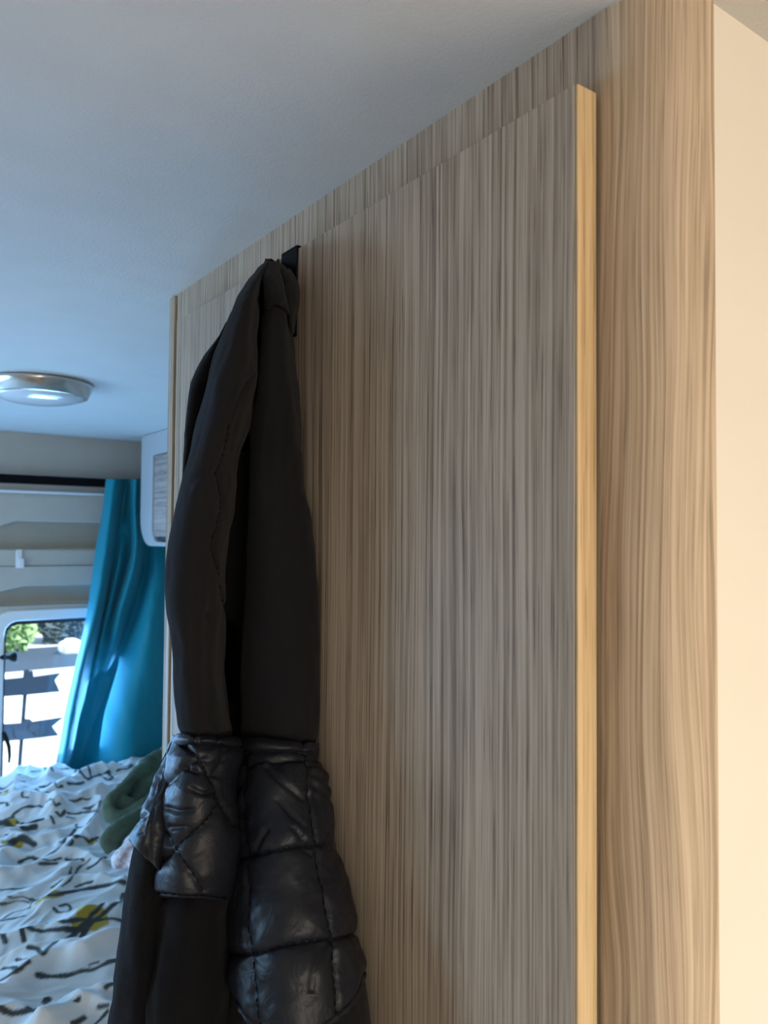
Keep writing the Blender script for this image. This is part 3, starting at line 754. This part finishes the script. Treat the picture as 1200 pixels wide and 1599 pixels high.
# long ridges seen on the cover, (line, height, width)
ridges = [
 (O3([(-200, 980), (0, 850), (180, 720), (380, 605), (560, 560), (720, 545), (820, 500), (1010, 430), (1200, 380)]), .030, .050),
 (O3([(-100, 620), (0, 600), (250, 530), (480, 490), (720, 475), (900, 420), (1030, 370)]), .018, .030),
 (O3([(0, 400), (180, 365), (350, 315), (520, 295), (640, 230), (800, 140), (1000, 110)]), .020, .032),
 (O3([(300, 1195), (420, 1100), (560, 950), (740, 900), (960, 830)]), .022, .028),
 (O3([(420, 1195), (560, 1080), (720, 960), (940, 1000)]), .018, .024), (O3([(-50, 1080), (130, 1000), (260, 1060), (330, 1190)]), .014, .03),
 (O2([(360, 1190), (470, 1090), (560, 1000), (680, 950), (860, 960), (1060, 990)]), .018, .026),
 (O2([(0, 970), (60, 800), (250, 790), (400, 760), (560, 690)]), .026, .035), (O2([(0, 760), (120, 690), (300, 690), (480, 640), (580, 600)]), .018, .026),
 (O2([(90, 480), (220, 460), (400, 460), (520, 480)]), .018, .028), (O2([(130, 60), (160, 180), (130, 300), (110, 440)]), .022, .024),
 (O2([(200, 380), (280, 190), (300, 170)]), .020, .026), (O2([(380, 330), (470, 230), (620, 140), (760, 60), (900, 0)]), .026, .030), (O2([(480, 400), (640, 300), (800, 220), (960, 180)]), .026, .032),
 (O2([(430, 520), (560, 420), (700, 400), (860, 350)]), .020, .026), (O2([(560, 760), (700, 640), (800, 560), (860, 420)]), .020, .026),
 (O2([(200, 920), (420, 830), (640, 770), (860, 830)]), .020, .026), (O2([(0, 1180), (220, 1090), (420, 980), (600, 870)]), .018, .028),
 (O2([(480, 60), (620, 20)]), .02, .03), (O2([(820, 60), (980, 40), (1100, 60)]), .02, .03)]
for L, h, w in ridges:
    p = bpt(np.array(L)); p = smooth_line(p, 4)
    d = seg_dist(GX, GY, p); w *= .8; H += h*(.75*np.exp(-(d/w)**2)+.35*np.exp(-np.abs(d)/(w*.45)))*.75
a_ = .5
ru = GX*math.cos(a_)+GY*math.sin(a_); rv = -GX*math.sin(a_)+GY*math.cos(a_)
wrp = fbm(GX*5, GY*5, 0, 2, 201)
H += .006*(1-np.abs(fbm(ru*4+wrp, rv*13, 0, 2, 203))*1.6) + 0.0028*(1-np.abs(fbm(ru*12, rv*34+wrp*2, 0, 2, 207))*1.5) + .008*fbm(GX*3, GY*3, 0, 2, 209)
far = np.clip((GY-1.5)/.5, 0, 1)
H += far*.010*(1-np.abs(fbm(GX*8-GY*3, GY*7+wrp, 0, 3, 211))*1.7)
lift = np.clip((GY-1.75)/.4, 0, 1); H += .040*lift*lift*(3-2*lift)
Hs = np.maximum(ZBED-.022+H, ZBED-.040)
def height(x, y):
    i = np.clip(np.searchsorted(ys2, y), 0, len(ys2)-1); j = np.clip(np.searchsorted(xs, x), 0, len(xs)-1); return Hs[i, j]
def bpt(a):
    a = np.asarray(a, float); z = np.full(len(a), ZBED)
    for _ in range(6):
        p = onZ(a[:, 0], a[:, 1], z); z = .5*z+.5*height(p[:, 0], p[:, 1])
    return p[:, :2]
# printed twigs and flowers
dark = [  # (polyline, half width m)
 (O3([(270, 130), (340, 118), (420, 95), (560, 75), (720, 45), (860, 20), (1060, -15)]), .0085), (O3([(250, 205), (300, 130), (330, 110)]), .003), (O3([(20, 300), (120, 240), (240, 200), (280, 165)]), .0022),
 (O3([(0, 135), (120, 115), (200, 112), (262, 130)]), .003), (O3([(0, 180), (100, 155), (190, 142), (250, 155)]), .003), (O3([(460, 205), (500, 240), (560, 230), (600, 190), (570, 172), (510, 190)]), .005),
 (O3([(370, 318), (460, 315), (560, 318), (680, 305), (830, 312), (900, 298), (1040, 308)]), .0085), (O3([(0, 410), (80, 395), (180, 370), (260, 375), (420, 390), (560, 392), (680, 382)]), .0085),
 (O3([(20, 415), (30, 450), (45, 485)]), .0075), (O3([(185, 380), (200, 430), (205, 485)]), .0065), (O3([(1050, 85), (980, 170), (900, 240), (830, 290), (760, 345), (720, 410), (670, 460)]), .0075),
 (O3([(920, 140), (850, 200), (790, 260), (740, 320), (680, 370), (630, 430), (575, 470)]), .0070), (O3([(250, 540), (310, 555), (365, 590), (420, 540), (470, 500)]), .0085),
 (O3([(145, 640), (165, 648), (220, 642)]), .005), (O3([(30, 715), (90, 710), (150, 722)]), .006), (O3([(0, 820), (60, 790), (150, 725), (250, 655)]), .006),
 (O3([(330, 770), (380, 785), (450, 790), (580, 775), (700, 740), (800, 725), (900, 680), (990, 655)]), .0075), (O3([(760, 688), (790, 675), (840, 662)]), .004), (O3([(920, 655), (985, 640)]), .005),
 (O3([(900, 885), (960, 850)]), .006), (O3([(245, 1060), (290, 1075), (340, 1050), (400, 1025), (500, 990)]), .0065), (O3([(345, 1090), (355, 1050)]), .008), (O3([(380, 1005), (405, 985)]), .009), (O3([(620, 1195), (720, 1140)]), .006), (O3([(840, 1035), (920, 1032)]), .005),
 (O3([(640, 995), (670, 975)]), .004),
 (O2([(750, 955), (830, 900), (900, 855)]), .006), (O2([(440, 1120), (540, 1040), (610, 955)]), .004), (O2([(530, 1110), (620, 1020), (680, 940), (770, 880)]), .0045), (O2([(640, 1120), (720, 1085), (780, 1070)]), .005),
 (O2([(560, 878), (640, 885), (710, 890)]), .005), (O2([(340, 920), (410, 922), (480, 915)]), .007), (O2([(180, 935), (300, 890), (420, 890), (520, 870)]), .005), (O2([(170, 900), (260, 860), (370, 855), (480, 800), (540, 745), (570, 690), (640, 630)]), .0065), (O2([(480, 745), (530, 735)]), .004),
 (O2([(640, 690), (700, 690), (760, 730), (830, 695)]), .0065), (O2([(580, 770), (620, 735)]), .004), (O2([(650, 580), (660, 610), (710, 600)]), .0045), (O2([(430, 510), (460, 550)]), .0055), (O2([(480, 480), (510, 515), (555, 465)]), .0055),
 (O2([(580, 490), (660, 495), (740, 480), (830, 470)]), .006), (O2([(720, 445), (780, 430), (860, 390)]), .007), (O2([(740, 580), (800, 510), (860, 400)]), .004), (O2([(570, 520), (640, 530)]), .004),
 (O2([(110, 500), (180, 450), (290, 430), (360, 435)]), .0055), (O2([(150, 565), (240, 570), (360, 540)]), .0065), (O2([(0, 560), (60, 560), (130, 605), (200, 605), (300, 600)]), .0085), (O2([(0, 575), (50, 545), (110, 520)]), .008),
 (O2([(0, 690), (60, 670)]), .004), (O2([(90, 750), (140, 710), (250, 735), (290, 745)]), .010), (O2([(150, 690), (220, 690), (260, 715)]), .006), (O2([(0, 775), (60, 770), (90, 750)]), .007),
 (O2([(0, 280), (50, 270), (110, 220)]), .007), (O2([(0, 320), (60, 300)]), .010), (O2([(0, 400), (50, 400), (70, 425)]), .005), (O2([(170, 290), (210, 300), (200, 350), (235, 355)]), .005), (O2([(310, 290), (370, 320), (400, 310)]), .005), (O2([(370, 65), (390, 120), (450, 130)]), .0045),
 (O2([(160, 185), (230, 180)]), .006), (O2([(150, 210), (210, 220)]), .005), (O2([(270, 135), (340, 130)]), .005), (O2([(340, 265), (400, 260), (450, 235), (500, 270), (530, 260)]), .0055), (O2([(400, 380), (460, 380), (470, 430), (510, 410)]), .005), (O2([(520, 120), (580, 125), (640, 95), (640, 170)]), .005),
 (O2([(580, 240), (650, 240), (710, 225)]), .006), (O2([(640, 180), (740, 190), (840, 160), (930, 140)]), .007), (O2([(700, 145), (780, 190)]), .005), (O2([(870, 180), (920, 210), (960, 190), (930, 160)]), .005), (O2([(590, 380), (650, 390), (720, 370), (770, 360)]), .005),
 (O2([(850, 60), (890, 25), (900, 0)]), .004), (O2([(880, 55), (910, 20)]), .004), (O2([(1000, 140), (1060, 115), (1130, 80)]), .005), (O2([(640, 0), (700, 20), (760, 10)]), .005), (O2([(780, 100), (860, 50)]), .004), (O2([(990, 60), (1040, 85)]), .004)]
gold = [(O3([(770, 250), (800, 300)]), .026), (O3([(690, 345), (710, 320)]), .016), (O3([(850, 320), (870, 315)]), .012), (O3([(330, 140), (420, 105), (500, 80)]), .010), (O2([(80, 765), (150, 755)]), .014), (O2([(10, 345), (50, 335)]), .008), (O2([(60, 570), (110, 560)]), .010), (O2([(770, 735), (800, 715)]), .007)]
rs = random.Random(12); extra = []
for _ in range(110):                                          # the print goes on over the rest of the cover
    x0, y0, a0 = rs.uniform(XL, .95), rs.uniform(.95, 2.2), rs.uniform(-.5, .7)+math.pi*rs.randint(0, 1)
    d0 = np.array([x0, y0, ZBED-EYE]); z0 = d0@_f; q0, q1 = 600+FPX*(d0@_r)/z0, 799.5-FPX*(d0@_u)/z0
    if z0 > 0 and -25 < q0 < 330 and q1 < 1640: continue
    n0 = rs.randint(3, 5); P0 = [(x0, y0)]
    for _k in range(n0): a0 += rs.uniform(-.45, .45); P0.append((P0[-1][0]+.045*math.cos(a0), P0[-1][1]+.045*math.sin(a0)))
    extra.append((P0, rs.uniform(.004, .008)))
D_ = np.zeros_like(GX); G_ = np.zeros_like(GX)
jit = fbm(GX*60, GY*60, 0, 2, 221)*.0012
for L, w in dark:
    d = seg_dist(GX, GY, smooth_line(bpt(np.array(L)), 4)) + jit; D_ = np.maximum(D_, np.clip((w*.62-d)/.002+.5, 0, 1))
for L, w in extra:
    d = seg_dist(GX, GY, smooth_line(L, 4)) + jit; D_ = np.maximum(D_, np.clip((w*.62-d)/.002+.5, 0, 1))
for L, w in gold:
    d = seg_dist(GX, GY, bpt(np.array(L))) + jit*2; G_ = np.maximum(G_, np.clip((w-d)/.003+.5, 0, 1))
white = np.array([.61, .61, .60]); olive = np.array([.045, .05, .045]); mustard = np.array([.42, .29, .035])
C = white+(mustard-white)*G_[..., None]; C = C+(olive-C)*D_[..., None]
C = np.concatenate([C, np.ones(C.shape[:2]+(1,))], -1)
m, nt, b = new_mat('printed_cotton'); at = N(nt, 'ShaderNodeVertexColor', layer_name='print')
nt.links.new(at.outputs[0], b.inputs['Base Color']); b.inputs['Roughness'].default_value = .85; b.inputs['Specular IOR Level'].default_value = .15; b.inputs['Sheen Weight'].default_value = .1
bump(nt, b, noise(nt, N(nt, 'ShaderNodeTexCoord').outputs['Object'], 700, 2), .15, .0006)
dv = grid_mesh('duvet', np.stack([GX, GY, Hs], -1), m, None, 0, {'print': C})
sd = dv.modifiers.new('thickness', 'SOLIDIFY'); sd.thickness = .006; sd.offset = -1
props(dv, 'rumpled white duvet printed with dark olive twigs and mustard flowers, spread on the bed', 'duvet')

# ------------------------------------------------------------------ olive blanket and pale garment on the bed
def blob_mesh(name, parts, mat, voxel, s, amp=.003, freq=40):
    """lumps of cloth (flattened swept tubes) fused into one surface"""
    bm = bmesh.new()
    for pts, rad in parts:
        l = smooth_line([(a, b) for a, b, _ in pts], 4); yv = np.interp(np.linspace(0, 1, len(l)), np.linspace(0, 1, len(pts)), [c_ for _, _, c_ in pts])
        rr = np.interp(np.linspace(0, 1, len(l)), np.linspace(0, 1, len(rad)), rad)
        tube(bm, [V3(p) for p in onY(l[:, 0], l[:, 1], yv)], list(rr), 14)
    me = bpy.data.meshes.new(name); bmesh.ops.recalc_face_normals(bm, faces=bm.faces); bm.to_mesh(me); bm.free()
    o = link(name, me, None)
    r = o.modifiers.new('fuse', 'REMESH'); r.mode = 'VOXEL'; r.voxel_size = voxel; r.use_smooth_shade = True
    sm = o.modifiers.new('soften', 'SMOOTH'); sm.factor = .6; sm.iterations = 6
    dg = bpy.context.evaluated_depsgraph_get(); me2 = bpy.data.meshes.new_from_object(o.evaluated_get(dg))
    o.modifiers.clear(); o.data = me2; bpy.data.meshes.remove(me); me2.name = name
    n = len(me2.vertices); co = np.empty(n*3); me2.vertices.foreach_get('co', co); co = co.reshape(-1, 3); no = np.empty(n*3); me2.vertices.foreach_get('normal', no); no = no.reshape(-1, 3)
    co += no*(fbm(co[:, 0]*freq, co[:, 1]*freq, co[:, 2]*freq, 3, s)*amp)[:, None]
    me2.vertices.foreach_set('co', co.reshape(-1)); me2.materials.clear(); me2.materials.append(mat); me2.update()
    me2.polygons.foreach_set('use_smooth', [True]*len(me2.polygons))
    return o
M_olive = textured('olive_fleece', (.085, .115, .080), .95, 300, .4, .2, .003, .1)
bk = blob_mesh('blanket', [
    ([(262, 1178, 1.86), (236, 1194, 1.80), (209, 1218, 1.72), (188, 1237, 1.66), (172, 1251, 1.61), (170, 1265, 1.58), (181, 1276, 1.56), (205, 1272, 1.56), (230, 1258, 1.58), (258, 1243, 1.6)], [.024, .022, .019, .016, .014, .014, .014, .016, .02, .022]),
    ([(262, 1192, 1.83), (238, 1206, 1.77), (212, 1228, 1.70), (196, 1243, 1.66)], [.02, .018, .014, .009]),
    ([(262, 1222, 1.72), (235, 1238, 1.68), (212, 1254, 1.64), (198, 1264, 1.62)], [.034, .030, .022, .012]),
    ([(262, 1205, 1.84), (225, 1235, 1.76), (195, 1258, 1.68), (186, 1264, 1.64)], [.05, .05, .032, .02]),
    ([(258, 1240, 1.64), (235, 1268, 1.56), (205, 1286, 1.52), (178, 1302, 1.48), (168, 1314, 1.46), (177, 1328, 1.445)], [.022, .022, .020, .020, .019, .012]),
    ([(205, 1290, 1.52), (188, 1306, 1.48), (182, 1322, 1.455)], [.018, .020, .012]),
    ([(185, 1250, 1.60), (192, 1258, 1.60), (205, 1262, 1.60)], [.016, .022, .022])], M_olive, .0035, 301, .0025)
props(bk, 'folded olive green fleece blanket lying on the duvet behind the jacket', 'blanket')
m, nt, b = new_mat('pale_floral_cotton'); tc = N(nt, 'ShaderNodeTexCoord').outputs['Object']
nt.links.new(ramp(nt, noise(nt, tc, 110, 2, .6), [(.50, (.66, .68, .72)), (.60, (.55, .36, .42))]), b.inputs['Base Color']); b.inputs['Roughness'].default_value = .85
gm = blob_mesh('shirt', [([(230, 1300, 1.43), (214, 1316, 1.415), (202, 1334, 1.41), (204, 1354, 1.395)], [.018, .02, .02, .014]), ([(222, 1310, 1.42), (197, 1330, 1.405), (184, 1344, 1.40), (186, 1350, 1.41)], [.014, .014, .013, .010]),
    ([(232, 1310, 1.44), (220, 1350, 1.38), (222, 1370, 1.36)], [.02, .02, .015])], m, .0035, 311, .003, 60)
props(gm, 'small crumpled white shirt with tiny pink print, half under the olive blanket', 'shirt')

# ------------------------------------------------------------------ outside the rear window
ZG = -.55
m, nt, b = new_mat('pale_gravel'); tc = N(nt, 'ShaderNodeTexCoord').outputs['Object']
nt.links.new(ramp(nt, noise(nt, tc, 3, 4), [(.3, (.52, .50, .46)), (.7, (.64, .62, .58))]), b.inputs['Base Color']); b.inputs['Roughness'].default_value = .9
bm = bmesh.new(); box(bm, -40, 50, 2.6, 70, ZG-.1, ZG); struct('ground', bm, m)
M_leaf = textured('leaf_green', (.26, .40, .16), .6, 3, .1, .35)
M_leafd = textured('leaf_dark', (.09, .125, .14), .7, 3, .1, .35)
M_bark = plain('bark', (.09, .06, .04), .9)
def bush(name, x, y, rx, rz, n, mat, label, seed):
    r = random.Random(seed)
    t = thing(name, (x, y, ZG), label, 'bush')
    bm = bmesh.new()
    for k in range(5):
        a = k*1.3; tube(bm, [(x, y, ZG), (x+.2*rx*math.cos(a), y+.2*rx*math.sin(a), ZG+.5*rz), (x+.5*rx*math.cos(a), y+.5*rx*math.sin(a), ZG+1.1*rz)], [.05, .035, .015], 6)
    obj('stem', bm, M_bark, t)
    bm = bmesh.new()
    for k in range(n):
        th = r.uniform(0, math.tau); ph = math.acos(r.uniform(-1, 1)); q_ = r.uniform(.55, 1)**.5*(1+.25*math.sin(3*th)*math.sin(2*ph))
        c_ = Vector((x+rx*q_*math.sin(ph)*math.cos(th), y+rx*q_*math.sin(ph)*math.sin(th), max(ZG+.05, ZG+rz+rz*q_*math.cos(ph))))
        u = Vector((r.gauss(0, 1), r.gauss(0, 1), r.gauss(0, 1))).normalized(); v = u.orthogonal().normalized(); s_ = r.uniform(.06, .13)
        bm.faces.new([bm.verts.new(c_+u*s_), bm.verts.new(c_+v*s_*.5), bm.verts.new(c_-u*s_), bm.verts.new(c_-v*s_*.5)])
    o = obj('foliage', bm, mat, t); o['kind'] = 'stuff'
for i, (pxx, yy_, rx, rz, n, mt, lab) in enumerate((
    (-6, 15.6, .62, .72, 3500, M_leaf, 'bright green bush seen at the left of the rear window'),
    (44, 18.3, .6, .95, 3000, M_leaf, 'pale green bush standing behind and right of the brightest bush'),
    (103, 16.3, .50, .55, 3500, M_leafd, 'low dark bush behind the pale lump, right of the green bushes'),
    (146, 17.3, .62, .7, 3000, M_leafd, 'dark bush at the right of the window view, mostly behind the curtain'))):
    p = onY(pxx, 1000, yy_); bush('bush', float(p[0]), yy_, rx, rz, n, mt, lab, i)
M_shade = textured('ground_in_shade', (.035, .05, .075), .9, 8, .2, .15)  # ground in shade, the shade put into a dark bluish colour
pa = onZ(60, 1046, ZG); pb = onZ(60, 1012, ZG)
bm = bmesh.new(); box(bm, -30, 40, float(pa[1]), float(pb[1]), ZG, ZG+.012); struct('shaded_strip', bm, M_shade)
# pale lump built in place of a bright sunlit patch
p = onZ(118, 1024, ZG)
bm = bmesh.new(); bmesh.ops.create_icosphere(bm, subdivisions=4, radius=1)
for v in bm.verts:
    n_ = float(vnoise(v.co.x*2.1+5, v.co.y*2.1, v.co.z*2.1, 3)); v.co *= 1+.16*n_; v.co.x *= .20; v.co.y *= .2; v.co.z = max(v.co.z*.17, -.11)
    v.co += Vector((float(p[0]), float(p[1])+.3, ZG+.115))
props(obj('bright_patch', bm, textured('pale_patch', (.68, .66, .62), .9, 12, .3, .1, .01), smooth=True), 'pale lump in place of a bright sunlit patch at the right of the window view', 'bright patch')
# signpost with two dark blank boards
YS = 6.2
M_sign = plain('slate_grey_board', (.012, .022, .042), .8, 0, .1)
sp0 = onY(40, 1047, YS)
sg = thing('signpost', (float(sp0[0]), YS, ZG), 'slim post with two notched blank dark grey boards, seen through the rear window', 'signpost')
ptop = onY(42, 1046, YS); pbm = onY(31, 1190, YS); dx = (pbm[0]-ptop[0])/(pbm[2]-ptop[2])
bm = bmesh.new(); tube(bm, [(ptop[0], YS, ptop[2]), (ptop[0]+dx*(ZG-ptop[2]), YS, ZG)], .014, 8); obj('post', bm, M_sign, sg)
for pts in ([(-60, 1066), (35, 1057), (36, 1047), (50, 1047), (51, 1056), (93, 1050), (84, 1061), (92, 1079), (40, 1084), (-60, 1091)],
            [(-60, 1134), (32, 1128), (38, 1122), (46, 1122), (50, 1126), (97, 1119), (80, 1133), (90, 1147), (50, 1152), (-60, 1162)]):
    bm = bmesh.new(); p = onY(np.array([a for a, _ in pts]), np.array([b for _, b in pts]), YS)
    prism(bm, [(float(v[0]), float(v[2])) for v in p], 'y', YS-.035, YS-.014); obj('board', bm, M_sign, sg)
